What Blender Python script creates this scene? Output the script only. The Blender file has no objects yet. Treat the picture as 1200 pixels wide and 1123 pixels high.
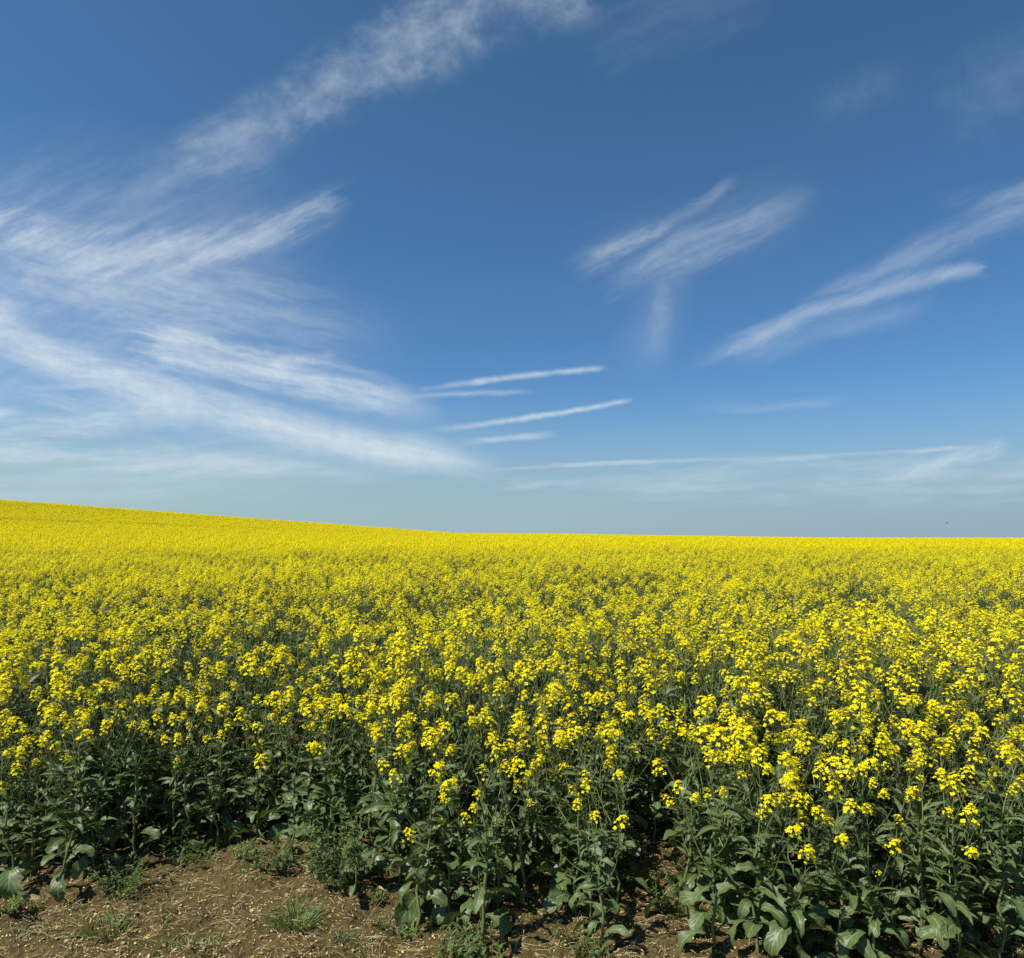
import bpy, math, random
import numpy as np
from mathutils import Vector, Matrix

scene = bpy.context.scene
COL = scene.collection
R = math.radians

# ------------------------------------------------------------------ camera
EYE = 1.70
FPX = 800.0            # focal length in photo pixels (photo is 1200 wide)
HORIZON = 628.0        # row of the true horizon in the photo
cam_d = bpy.data.cameras.new("camera")
cam_d.sensor_width = 36.0
cam_d.lens = 36.0 * FPX / 1200.0
cam_d.shift_y = (HORIZON - 561.5) / 1200.0
cam_d.clip_start = 0.05
cam_d.clip_end = 6000
cam = bpy.data.objects.new("camera", cam_d)
cam.location = (0, 0, EYE)
cam.rotation_euler = (R(90), 0, 0)
COL.objects.link(cam)
scene.camera = cam

# ------------------------------------------------------------------ light
SUN_EL, SUN_AZ = 56.0, 243.0       # azimuth clockwise from +Y (the view direction)
sun_dir = Vector((math.sin(R(SUN_AZ)) * math.cos(R(SUN_EL)), math.cos(R(SUN_AZ)) * math.cos(R(SUN_EL)), math.sin(R(SUN_EL))))
sun_d = bpy.data.lights.new("sun", 'SUN')
sun_d.energy = 5.0
sun_d.angle = R(0.5)
sun_d.color = (1.0, 0.95, 0.87)
sun = bpy.data.objects.new("sun", sun_d)
sun.rotation_euler = (-sun_dir).to_track_quat('-Z', 'Y').to_euler()
sun.location = sun_dir * 50
COL.objects.link(sun)

scene.view_settings.view_transform = 'Standard'
scene.view_settings.look = 'None'
scene.view_settings.gamma = 1.0
scene.view_settings.exposure = 0.42
scene.cycles.max_bounces = 6
scene.cycles.diffuse_bounces = 3
scene.cycles.transmission_bounces = 4
scene.cycles.use_denoising = False
scene.cycles.sample_clamp_indirect = 4.0

# ------------------------------------------------------------------ node helpers
class NT:
    def __init__(s, tree):
        s.t = tree; s.n = tree.nodes; s.l = tree.links
    def new(s, kind, **kw):
        n = s.n.new(kind)
        for k, v in kw.items(): setattr(n, k, v)
        return n
    def put(s, sock, v):
        if isinstance(v, bpy.types.NodeSocket): s.l.new(v, sock)
        elif v is not None: sock.default_value = v
    def m(s, op, a, b=None, c=None, clamp=False):
        n = s.new('ShaderNodeMath', operation=op, use_clamp=clamp)
        s.put(n.inputs[0], a); s.put(n.inputs[1], b)
        if c is not None: s.put(n.inputs[2], c)
        return n.outputs[0]
    def vm(s, op, a, b=None):
        n = s.new('ShaderNodeVectorMath', operation=op)
        s.put(n.inputs[0], a); s.put(n.inputs[1], b)
        return n.outputs['Value'] if op == 'DOT_PRODUCT' else n.outputs['Vector']
    def xyz(s, x, y, z=0.0):
        n = s.new('ShaderNodeCombineXYZ')
        for i, v in enumerate((x, y, z)): s.put(n.inputs[i], v)
        return n.outputs[0]
    def smooth(s, v, a, b, lo=0.0, hi=1.0):
        n = s.new('ShaderNodeMapRange', interpolation_type='SMOOTHSTEP')
        for i, x in enumerate((v, a, b, lo, hi)): s.put(n.inputs[i], x)
        return n.outputs[0]
    def lin(s, v, a, b, lo=0.0, hi=1.0):
        n = s.new('ShaderNodeMapRange')
        for i, x in enumerate((v, a, b, lo, hi)): s.put(n.inputs[i], x)
        return n.outputs[0]
    def noise(s, vec, scale, detail=4.0, rough=0.55, dist=0.0, color=False):
        n = s.new('ShaderNodeTexNoise')
        s.put(n.inputs['Vector'], vec)
        n.inputs['Scale'].default_value = scale; n.inputs['Detail'].default_value = detail
        n.inputs['Roughness'].default_value = rough; n.inputs['Distortion'].default_value = dist
        return n.outputs['Color' if color else 'Fac']
    def mix(s, f, a, b, blend='MIX'):
        n = s.new('ShaderNodeMix', data_type='RGBA', blend_type=blend)
        s.put(n.inputs['Factor'], f)
        for sock, v in ((n.inputs[6], a), (n.inputs[7], b)):
            s.put(sock, v if isinstance(v, bpy.types.NodeSocket) else (tuple(v) + (1.0,) if len(v) == 3 else v))
        return n.outputs[2]

# ------------------------------------------------------------------ sky
def lin_rgb(r, g, b):
    return tuple((c / 255 / 12.92) if c / 255 <= 0.04045 else ((c / 255 + 0.055) / 1.055) ** 2.4 for c in (r, g, b))

SKY_K = 0.0766
world = bpy.data.worlds.new("World"); scene.world = world
world.use_nodes = True
world.node_tree.nodes.clear()
w = NT(world.node_tree)
sky = w.new('ShaderNodeTexSky', sky_type='NISHITA')
sky.sun_disc = False
sky.sun_elevation = R(SUN_EL); sky.sun_rotation = R(SUN_AZ)
sky.air_density = 1.0; sky.dust_density = 0.6; sky.ozone_density = 2.0; sky.altitude = 100
tc = w.new('ShaderNodeTexCoord')
sep = w.new('ShaderNodeSeparateXYZ'); w.l.new(tc.outputs['Generated'], sep.inputs[0])
dx, dy, dz = sep.outputs
ysafe = w.m('MAXIMUM', dy, 0.08)
U = w.m('DIVIDE', dx, ysafe); V = w.m('DIVIDE', dz, ysafe)
front = w.smooth(dy, 0.10, 0.35)
UV = w.xyz(U, V)
warp = w.vm('SCALE', w.vm('SUBTRACT', w.noise(UV, 5.0, 3.0, 0.5, color=True), (0.5, 0.5, 0.5)))
warp.node.inputs['Scale'].default_value = 0.030
warp2 = w.vm('SCALE', w.vm('SUBTRACT', w.noise(UV, 22.0, 4.0, 0.6, color=True), (0.5, 0.5, 0.5)))
warp2.node.inputs['Scale'].default_value = 0.012
UVW = w.vm('ADD', w.vm('ADD', UV, warp), warp2)

trail = w.vm('SCALE', w.vm('SUBTRACT', w.noise(UV, 30.0, 4.0, 0.6, color=True), (0.5, 0.5, 0.5)))
trail.node.inputs['Scale'].default_value = 0.006
UVT = w.vm('ADD', UV, trail)
def rot_noise(deg, su, sv, scale, detail=5.0, rough=0.6):
    c, s_ = math.cos(R(deg)), math.sin(R(deg))
    a = w.vm('DOT_PRODUCT', UVW, (c * su, s_ * su, 0)); b = w.vm('DOT_PRODUCT', UVW, (-s_ * sv, c * sv, 0))
    return w.noise(w.xyz(a, b), scale, detail, rough)
n_up = rot_noise(25, 1.0, 5.5, 8.0, 9.0, .66)        # streaks that rise to the right
n_dn = rot_noise(-13, 1.0, 6.0, 8.0, 9.0, .66)       # streaks that fall to the right
n_puff = w.m('ADD', w.m('MULTIPLY', w.noise(UVW, 26.0, 7.0, 0.66), .55), w.m('MULTIPLY', w.noise(UVW, 7.5, 4.0, 0.6, .6), .45))     # small puffs
n_flat = rot_noise(3, 1.0, 9.0, 6.0)
FIB = {'up': n_up, 'dn': n_dn, 'puff': n_puff, 'flat': n_flat}
cloud = None
def stroke(x0, y0, x1, y1, w0, w1, dens, fib, bend=0.0, fade=(0.15, 0.15), lo=0.32, hi=0.68, mixin=0.35, erode=1.3, vec=None):
    """a band of thin cloud between two directions; widths and bend in photo pixels"""
    global cloud
    vec = vec or UVW
    p0 = Vector(((x0 - 600) / FPX, (HORIZON - y0) / FPX)); p1 = Vector(((x1 - 600) / FPX, (HORIZON - y1) / FPX))
    d = p1 - p0; L = d.length; t_ = d / L; n_ = Vector((-t_.y, t_.x))
    s_ = w.m('SUBTRACT', w.vm('DOT_PRODUCT', vec, (t_.x / L, t_.y / L, 0)), p0.dot(t_) / L)
    q = w.m('SUBTRACT', w.vm('DOT_PRODUCT', vec, (n_.x, n_.y, 0)), p0.dot(n_))
    if bend:
        q = w.m('SUBTRACT', q, w.m('MULTIPLY', w.m('MULTIPLY', s_, w.m('SUBTRACT', 1.0, s_)), 4 * bend / FPX))
    wid = w.lin(s_, 0, 1, w0 / FPX, w1 / FPX)
    prof = w.lin(w.m('DIVIDE', w.m('ABSOLUTE', q), wid), 1.25, 0.0)
    rag = w.m('MULTIPLY', w.m('MULTIPLY', w.m('SUBTRACT', FIB[fib], 0.52), erode), w.smooth(prof, 0.0, 0.45))
    prof = w.smooth(w.m('ADD', prof, rag), 0.05, 1.05)
    sr = w.m('ADD', s_, w.m('MULTIPLY', w.m('SUBTRACT', FIB[fib], 0.5), 0.3))
    ends = w.m('MULTIPLY', w.smooth(sr, 0.0, fade[0]), w.smooth(sr, 1.0, 1.0 - fade[1]))
    tex = w.lin(w.smooth(FIB[fib], lo, hi), 0, 1, mixin, 1.0)
    k = w.m('MULTIPLY', w.m('MULTIPLY', prof, ends), w.m('MULTIPLY', tex, dens))
    cloud = k if cloud is None else w.m('SUBTRACT', w.m('ADD', cloud, k), w.m('MULTIPLY', cloud, k))
# broad old trail, top left
stroke(140, 236, 345, 128, 30, 52, .27, 'puff', 6, (.45, .1), mixin=.35, erode=1.0)
stroke(300, 150, 690, -40, 44, 70, .38, 'puff', 10, (.2, .05), mixin=.3, erode=1.5)
stroke(200, 190, 330, 150, 50, 60, .16, 'up', 0, (.3, .3))
# left middle bank
stroke(-40, 250, 420, 222, 40, 26, .46, 'up', -60, (.02, .1), mixin=.3)
stroke(120, 300, 345, 268, 34, 26, .34, 'puff', -8, (.3, .2))
stroke(0, 280, 300, 385, 60, 70, .36, 'dn', -8, (.2, .45), mixin=.4, erode=1.0)
stroke(150, 345, 500, 400, 80, 50, .26, 'dn', 0, (.3, .5))
stroke(-60, 345, 40, 372, 26, 16, .5, 'dn', 0, (.1, .4))
stroke(-80, 330, 420, 300, 180, 140, .31, 'up', 0, (.1, .5), mixin=.6, erode=.5)
stroke(-80, 440, 520, 470, 160, 100, .18, 'dn', 0, (.1, .5), mixin=.6, erode=.5)
# bright sweeping streaks
stroke(-60, 362, 260, 488, 26, 32, .84, 'dn', -6, (.02, .2), mixin=.66, erode=.75)
stroke(180, 460, 600, 552, 32, 21, .88, 'dn', -6, (.25, .25), mixin=.72, erode=.6)
stroke(150, 405, 530, 492, 34, 24, .78, 'dn', 8, (.12, .25), mixin=.5, erode=.9)
stroke(310, 430, 400, 418, 10, 8, .45, 'puff', 0, (.3, .3))
stroke(-80, 520, 270, 488, 26, 14, .55, 'flat', 8, (.05, .4), mixin=.4)
stroke(20, 458, 215, 492, 12, 12, .4, 'dn', 0, (.2, .3))
stroke(-60, 485, 40, 482, 14, 8, .6, 'flat', 0, (.1, .4))
stroke(-60, 530, 520, 565, 26, 12, .40, 'flat', 6, (.05, .4), mixin=.4)
stroke(-60, 600, 640, 505, 70, 46, .26, 'flat', 10, (.1, .5), mixin=.5, erode=.8)
stroke(150, 520, 330, 560, 14, 10, .22, 'dn', 6, (.4, .4))
stroke(0, 452, 150, 448, 6, 5, .25, 'flat', 0, (.3, .4))
# trails in the centre
stroke(455, 464, 712, 431, 5.5, 5, .70, 'puff', 3, (.5, .06), mixin=.5, vec=UVT)
stroke(440, 469, 635, 460, 7, 4, .46, 'flat', 3, (.4, .25), mixin=.5, vec=UVT)
stroke(480, 507, 740, 469, 5, 4.5, .74, 'puff', -3, (.45, .06), mixin=.55, vec=UVT)
stroke(515, 519, 668, 508, 6.5, 5, .46, 'flat', 0, (.45, .3), mixin=.5, vec=UVT)
# right-hand wisps
stroke(655, 318, 870, 200, 20, 9, .30, 'up', -12, (.35, .16), erode=1.2)
stroke(690, 330, 962, 218, 40, 18, .27, 'up', -10, (.4, .25), mixin=.5, erode=1.0)
stroke(640, 330, 980, 210, 60, 50, .09, 'up', -6, (.4, .3), mixin=.6, erode=.6)
stroke(772, 318, 756, 440, 12, 22, .17, 'puff', 6, (.35, .5), mixin=.5, erode=.8)
stroke(796, 300, 735, 460, 34, 46, .10, 'puff', 0, (.35, .4), mixin=.6, erode=.6)
stroke(790, 436, 1165, 312, 15, 13, .44, 'up', 14, (.35, .08), mixin=.65, erode=.6)
stroke(830, 420, 1120, 345, 24, 18, .16, 'up', -4, (.3, .3), mixin=.6, erode=.7)
stroke(920, 360, 1250, 215, 12, 34, .25, 'up', -8, (.35, .02), mixin=.5, erode=.8)
stroke(1080, 245, 1260, 225, 18, 24, .12, 'up', 0, (.5, .1))
# low thin trails
stroke(540, 552, 925, 537, 4, 3.2, .42, 'flat', 2, (.2, .3), mixin=.5, vec=UVT)
stroke(860, 541, 1160, 523, 4, 4, .42, 'flat', 0, (.3, .15), mixin=.5, vec=UVT)
stroke(1020, 558, 1185, 519, 9, 12, .5, 'up', -4, (.3, .12))
stroke(560, 566, 770, 566, 9, 7, .34, 'flat', 0, (.3, .3))
stroke(600, 566, 1320, 556, 24, 46, .30, 'flat', 0, (.3, .05))
stroke(800, 480, 1010, 470, 10, 8, .16, 'flat', 0, (.3, .3))
# barely visible smudges, top right
stroke(660, 60, 900, -20, 60, 50, .06, 'up', 0, (.4, .1))
stroke(940, 140, 1080, 70, 40, 30, .07, 'puff', 0, (.4, .4))
stroke(1080, 150, 1260, 60, 60, 60, .09, 'puff', 0, (.4, .1))
cloud = w.m('MULTIPLY', w.m('MULTIPLY', w.m('MULTIPLY', cloud, w.lin(w.noise(UVW, 60.0, 4.0, .65), .3, .7, .78, 1.0)), front), w.smooth(V, 0.0, 0.05))
# haze along the horizon, a little lower and thicker to the left
hz = w.smooth(w.m('ADD', dz, w.m('MULTIPLY', w.m('SUBTRACT', n_flat, 0.5), 0.05)), 0.245, 0.0)
base = w.mix(1.0, sky.outputs[0], w.mix(w.smooth(dz, .15, .62), (0.51, 0.84, 1.10), (0.50, 0.82, 0.98)), 'MULTIPLY')
hz_col = w.mix(w.smooth(w.m('DIVIDE', dx, w.m('MAXIMUM', dy, .1)), -.6, .8), tuple(c * .75 / SKY_K for c in lin_rgb(165, 190, 197)), tuple(c * .75 / SKY_K for c in lin_rgb(152, 175, 190)))
col = w.mix(w.m('MULTIPLY', w.m('POWER', hz, 1.3), 0.92), base, hz_col)
cl_col = tuple(c * .75 / SKY_K for c in lin_rgb(222, 233, 238))
col = w.mix(cloud, col, cl_col)
bg = w.new('ShaderNodeBackground'); bg.inputs['Strength'].default_value = SKY_K
w.l.new(col, bg.inputs['Color'])
wo = w.new('ShaderNodeOutputWorld'); w.l.new(bg.outputs[0], wo.inputs['Surface'])
world.cycles.sampling_method = 'MANUAL'; world.cycles.sample_map_resolution = 512

# ------------------------------------------------------------------ materials
def material(name):
    m = bpy.data.materials.new(name); m.use_nodes = True
    m.node_tree.nodes.clear()
    return m, NT(m.node_tree)
def finish(t, bsdf, trans_col=None, k=0.0, bump=None):
    out = t.new('ShaderNodeOutputMaterial')
    sh = bsdf.outputs[0]
    if k > 0:
        tr = t.new('ShaderNodeBsdfTranslucent'); t.put(tr.inputs[0], trans_col)
        mx = t.new('ShaderNodeMixShader'); mx.inputs[0].default_value = k
        t.l.new(sh, mx.inputs[1]); t.l.new(tr.outputs[0], mx.inputs[2]); sh = mx.outputs[0]
    t.l.new(sh, out.inputs['Surface'])
def principled(t, col, rough, spec=0.5, normal=None):
    b = t.new('ShaderNodeBsdfPrincipled')
    t.put(b.inputs['Base Color'], col if isinstance(col, bpy.types.NodeSocket) else tuple(col) + (1.0,))
    t.put(b.inputs['Roughness'], rough); b.inputs['Specular IOR Level'].default_value = spec
    if normal is not None: t.l.new(normal, b.inputs['Normal'])
    return b
def rnd(t):
    return t.new('ShaderNodeObjectInfo').outputs['Random']

def mat_petal():
    m, t = material("rapeseed_petal")
    g = t.new('ShaderNodeNewGeometry')
    pos = t.new('ShaderNodeTexCoord').outputs['Object']
    n = t.noise(pos, 9.0, 2.0)
    isl = g.outputs['Random Per Island']
    c = t.mix(t.smooth(n, .3, .7), (0.94, 0.84, 0.006), (0.90, 0.73, 0.005))
    c = t.mix(t.m('MULTIPLY', t.smooth(isl, .55, 1.0), .55), c, (0.92, 0.87, 0.03))
    b = principled(t, c, 0.65, 0.10)
    finish(t, b, t.mix(0.0, c, c), 0.38)
    return m
def mat_bud():
    m, t = material("rapeseed_bud")
    c = t.mix(rnd(t), (0.42, 0.44, 0.03), (0.26, 0.34, 0.04))
    finish(t, principled(t, c, 0.5, 0.3), c, 0.15)
    return m
def mat_stem():
    m, t = material("rapeseed_stem")
    pos = t.new('ShaderNodeTexCoord').outputs['Object']
    n = t.noise(pos, 14.0, 3.0)
    c = t.mix(t.smooth(n, .3, .7), (0.085, 0.118, 0.036), (0.19, 0.22, 0.080))
    c = t.mix(t.m('MULTIPLY', rnd(t), .4), c, (0.16, 0.19, 0.05))
    finish(t, principled(t, c, 0.42, 0.5))
    return m
def mat_leaf(name, a, b_, rib, yellow=(0.30, 0.25, 0.05)):
    """UV: x across (-1..1), y along the blade"""
    m, t = material(name)
    uv = t.new('ShaderNodeUVMap'); uv.uv_map = 'UVMap'
    sp = t.new('ShaderNodeSeparateXYZ'); t.l.new(uv.outputs[0], sp.inputs[0])
    ax = t.m('ABSOLUTE', sp.outputs[0])
    pos = t.new('ShaderNodeTexCoord').outputs['Object']
    n = t.noise(pos, 17.0, 4.0)
    g = t.new('ShaderNodeNewGeometry')
    isl = g.outputs['Random Per Island']
    c = t.mix(t.smooth(n, .3, .7), a, b_)
    c = t.mix(t.m('MULTIPLY', t.m('POWER', isl, 3.0), .75), c, tuple(x * 1.9 for x in b_))
    c = t.mix(t.m('MULTIPLY', t.smooth(isl, .965, .98), .75), c, yellow)
    # midrib and side veins
    midrib = t.smooth(ax, t.lin(sp.outputs[1], 0, 1, .17, .05), 0.0)
    vein = t.m('SINE', t.m('MULTIPLY', t.m('SUBTRACT', t.m('MULTIPLY', sp.outputs[1], 7.0), t.m('MULTIPLY', ax, 2.2)), 6.2832))
    c = t.mix(t.m('MULTIPLY', t.smooth(vein, .70, 1.0), .30), c, rib)
    c = t.mix(t.m('MULTIPLY', midrib, .85), c, rib)
    # petals and specks that have fallen on the blade
    vo = t.new('ShaderNodeTexVoronoi'); t.put(vo.inputs['Vector'], pos); vo.inputs['Scale'].default_value = 30.0
    spk = t.m('MULTIPLY', t.smooth(vo.outputs['Distance'], .20, .13), t.smooth(t.noise(pos, 6.0, 1.0), .56, .62))
    c = t.mix(spk, c, (0.55, 0.50, 0.16))
    blotch = t.m('MULTIPLY', t.smooth(t.noise(pos, 44.0, 3.0, .7), .60, .68), t.smooth(t.noise(pos, 3.1, 1.0), .48, .60))
    c = t.mix(t.m('MULTIPLY', blotch, .6), c, (0.20, 0.20, 0.10))       # dust and feeding marks
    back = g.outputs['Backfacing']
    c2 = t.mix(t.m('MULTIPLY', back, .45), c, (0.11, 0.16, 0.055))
    bp = t.new('ShaderNodeBump'); bp.inputs['Strength'].default_value = .5; bp.inputs['Distance'].default_value = .004
    t.put(bp.inputs['Height'], t.m('ADD', n, t.m('MULTIPLY', vein, .12)))
    b = principled(t, c2, t.lin(n, .3, .7, .36, .58), 0.42, bp.outputs[0])
    finish(t, b, t.mix(.5, c2, (0.16, 0.24, 0.02)), 0.20)
    return m
M_PETAL = mat_petal(); M_BUD = mat_bud(); M_STEM = mat_stem()
M_LEAF = mat_leaf("rapeseed_leaf", (0.020, 0.038, 0.008), (0.062, 0.094, 0.020), (0.42, 0.47, 0.25))
M_WEED = mat_leaf("weed_leaf", (0.060, 0.105, 0.022), (0.120, 0.170, 0.040), (0.20, 0.26, 0.09))
M_GRASS = mat_leaf("grass_blade", (0.055, 0.105, 0.016), (0.130, 0.190, 0.034), (0.14, 0.21, 0.06), (0.42, 0.34, 0.14))
def mat_simple(name, a, b_, rough, scale=20.0, spec=.3):
    m, t = material(name)
    g = t.new('ShaderNodeNewGeometry')
    pos = t.new('ShaderNodeTexCoord').outputs['Object']
    c = t.mix(t.m('MULTIPLY', t.m('ADD', g.outputs['Random Per Island'], t.noise(pos, scale, 3.0)), .5), a, b_)
    finish(t, principled(t, c, rough, spec))
    return m
M_STRAW = mat_simple("dry_straw", (0.16, 0.11, 0.05), (0.50, 0.39, 0.21), .6)
M_FLECK = mat_simple("fallen_petal", (0.56, 0.44, 0.09), (0.54, 0.49, 0.26), .6)
M_STONE = mat_simple("field_stone", (0.20, 0.135, 0.07), (0.42, 0.32, 0.19), .75, 60.0)
M_DEAD = mat_simple("withered_leaf", (0.22, 0.15, 0.06), (0.44, 0.34, 0.14), .6)
M_BIRD = mat_simple("bird_feather", (0.03, 0.03, 0.035), (0.06, 0.06, 0.065), .6)
def mat_soil():
    m, t = material("soil")
    pos = t.new('ShaderNodeTexCoord').outputs['Object']
    n1 = t.noise(pos, 2.2, 5.0, .6); n2 = t.noise(pos, 38.0, 6.0, .7); n3 = t.noise(pos, 130.0, 5.0, .75)
    c = t.mix(t.smooth(n2, .3, .7), (0.046, 0.032, 0.011), (0.215, 0.155, 0.058))
    c = t.mix(t.m('MULTIPLY', t.smooth(n1, .45, .65), .55), c, (0.140, 0.110, 0.028))
    n4 = t.noise(pos, 5.0, 4.0, .6)
    c = t.mix(t.m('MULTIPLY', t.smooth(n4, .52, .68), .55), c, (0.070, 0.072, 0.011))      # thin film of moss
    c = t.mix(t.m('MULTIPLY', t.smooth(n3, .60, .75), .6), c, (0.22, 0.155, 0.075))
    c = t.mix(t.m('MULTIPLY', t.smooth(n3, .48, .30), .6), c, (0.030, 0.019, 0.008))
    h = t.m('ADD', t.m('MULTIPLY', n2, .6), t.m('MULTIPLY', n3, .5))
    bp = t.new('ShaderNodeBump'); bp.inputs['Strength'].default_value = 1.0; bp.inputs['Distance'].default_value = .03
    t.put(bp.inputs['Height'], h)
    finish(t, principled(t, c, .85, .2, bp.outputs[0]))
    return m
M_SOIL = mat_soil()

# ------------------------------------------------------------------ geometry collector
class G:
    def __init__(s):
        s.v = []; s.f = []; s.m = []; s.uv = []; s.nv = 0; s.mats = []
    def slot(s, mat):
        if mat not in s.mats: s.mats.append(mat)
        return s.mats.index(mat)
    def add(s, verts, faces, mat, uvs=None):
        verts = np.asarray(verts, float); o = s.nv; k = s.slot(mat)
        s.v.append(verts); s.nv += len(verts)
        for f in faces:
            s.f.append(tuple(i + o for i in f)); s.m.append(k)
            s.uv.append([(0.5, 0.5)] * len(f) if uvs is None else [tuple(uvs[i]) for i in f])
    def join(s, other, mat4=None):
        if not other.nv: return
        v = np.concatenate(other.v)
        if mat4 is not None:
            a = np.array(mat4); v = v @ a[:3, :3].T + a[:3, 3]
        o = s.nv; s.v.append(v); s.nv += len(v)
        ks = [s.slot(m) for m in other.mats]
        s.f.extend(tuple(i + o for i in f) for f in other.f)
        s.m.extend(ks[k] for k in other.m); s.uv.extend(other.uv)
    def mesh(s, name, smooth=True):
        me = bpy.data.meshes.new(name)
        me.from_pydata(np.concatenate(s.v).tolist(), [], s.f)
        for m in s.mats: me.materials.append(m)
        me.polygons.foreach_set('material_index', s.m)
        uvl = me.uv_layers.new(name='UVMap')
        uvl.data.foreach_set('uv', [c for f in s.uv for p in f for c in p])
        if smooth: me.polygons.foreach_set('use_smooth', [True] * len(s.f))
        me.update()
        return me

def tube(g, pts, rad, sides, mat, cap=False):
    pts = [Vector(p) for p in pts]; n = len(pts)
    vs = []; ref = Vector((0.31, 0.95, 0.0))
    for i, p in enumerate(pts):
        d = (pts[min(i + 1, n - 1)] - pts[max(i - 1, 0)]).normalized()
        a = d.cross(ref)
        if a.length < .05: a = d.cross(Vector((1, 0, 0)))
        a.normalize(); b = d.cross(a)
        for k in range(sides):
            an = 2 * math.pi * k / sides
            vs.append(p + (a * math.cos(an) + b * math.sin(an)) * rad[i])
    fs = [(i * sides + k, i * sides + (k + 1) % sides, (i + 1) * sides + (k + 1) % sides, (i + 1) * sides + k)
          for i in range(n - 1) for k in range(sides)]
    if cap: fs.append(tuple((n - 1) * sides + k for k in range(sides)))
    g.add(vs, fs, mat)

def leaf(g, base, az, elev, L, W, droop, rng, mat, ns=7, nc=2, kind='broad', roll=0.0, fold=.25, wave=.12):
    """one blade: ns segments along, nc columns on each side of the midrib"""
    p = Vector(base); pts = []; frames = []
    side0 = Vector((-math.sin(az), math.cos(az), 0))
    twist = rng.uniform(-.5, .5); swerve = rng.uniform(-.35, .35)
    ph = rng.uniform(0, 6.28); fq = rng.uniform(2.0, 3.4)
    for i in range(ns + 1):
        t = i / ns
        e = elev - droop * (t ** 1.3); a = az + swerve * t
        d = Vector((math.cos(e) * math.cos(a), math.cos(e) * math.sin(a), math.sin(e)))
        sd = Vector((-math.sin(a), math.cos(a), 0)); nn = d.cross(sd); nn = -nn if nn.dot(Vector((0, 0, 1))) < 0 and e < 1.5 else nn
        q = Matrix.Rotation(roll + twist * t, 3, d)
        pts.append(p.copy()); frames.append((q @ sd, q @ nn))
        p = p + d * (L / ns)
    vs = []; uvs = []
    for i in range(ns + 1):
        t = i / ns
        if kind == 'broad':
            if t < .22: hw = .10 + .25 * max(0, math.sin(t * 40 + ph)) * t / .22
            else:
                s_ = (t - .22) / .78; hw = .12 + .88 * min(1, s_ / .5) ** .7 * math.sqrt(max(0, 1 - s_ ** 3.2))
        elif kind == 'lance':
            hw = (1 - t) ** .7 * (.75 + .4 * math.sin(t * 3.1)) + .02
        else:
            hw = (1 - t ** 2.2) * .9 + .03
        if t == 1: hw = .22 if kind == 'broad' else .03
        if kind == 'broad': hw *= 1 + rng.uniform(-.16, .16)
        sd, nn = frames[i]
        for c in range(-nc, nc + 1):
            f = c / nc
            edge = abs(f)
            off = fold * edge * hw * W + wave * W * edge * math.sin(fq * 6.28 * t + ph + (1.7 if f < 0 else 0)) * hw
            wv = 1 + .16 * edge * math.sin(t * 23 + ph * 2 + f * 1.3)
            vs.append(pts[i] + sd * (f * hw * W * wv) + nn * off); uvs.append((f, t))
    row = 2 * nc + 1
    fs = [(i * row + c, i * row + c + 1, (i + 1) * row + c + 1, (i + 1) * row + c) for i in range(ns) for c in range(2 * nc)]
    g.add(vs, fs, mat, uvs)

def basis(axis):
    z = Vector(axis).normalized()
    x = z.cross(Vector((0, 1, 0)))
    if x.length < .1: x = z.cross(Vector((1, 0, 0)))
    x.normalize(); y = z.cross(x)
    return x, y, z

def flower(g, c, nrm, size, rng, level):
    x, y, z = basis(nrm); c = Vector(c)
    a0 = rng.uniform(0, 1.57); r = size * .5
    if level == 2:       # two crossed strips
        vs = []; fs = []
        for k in range(2):
            a = a0 + k * 1.57; d = x * math.cos(a) + y * math.sin(a); e = -x * math.sin(a) + y * math.cos(a)
            up = z * (r * .25)
            o = len(vs)
            vs += [c - d * r - e * r * .42 + up, c - d * r + e * r * .42 + up, c + e * r * .35, c - e * r * .35,
                   c + d * r + e * r * .42 + up, c + d * r - e * r * .42 + up]
            fs += [(o, o + 1, o + 2, o + 3), (o + 3, o + 2, o + 4, o + 5)]
        g.add(vs, fs, M_PETAL); return
    for k in range(4):
        a = a0 + k * 1.571 + rng.uniform(-.15, .15)
        d = x * math.cos(a) + y * math.sin(a); e = -x * math.sin(a) + y * math.cos(a)
        cup = rng.uniform(.10, .5)
        p0 = c + d * r * .10
        if level == 0:
            m1 = c + d * r * .55 + z * r * cup * .75; m2 = c + d * r * 1.0 + z * r * (cup * .75 + rng.uniform(-.15, .12))
            vs = [p0 - e * r * .08, p0 + e * r * .08, m1 + e * r * .42, m1 - e * r * .42, m2 + e * r * .38, m2 - e * r * .38]
            g.add(vs, [(0, 1, 2, 3), (3, 2, 4, 5)], M_PETAL)
        else:
            m2 = c + d * r + z * r * cup
            g.add([p0, c + d * r * .62 + e * r * .46 + z * r * cup * .8, m2, c + d * r * .62 - e * r * .46 + z * r * cup * .8], [(0, 1, 2, 3)], M_PETAL)

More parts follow.
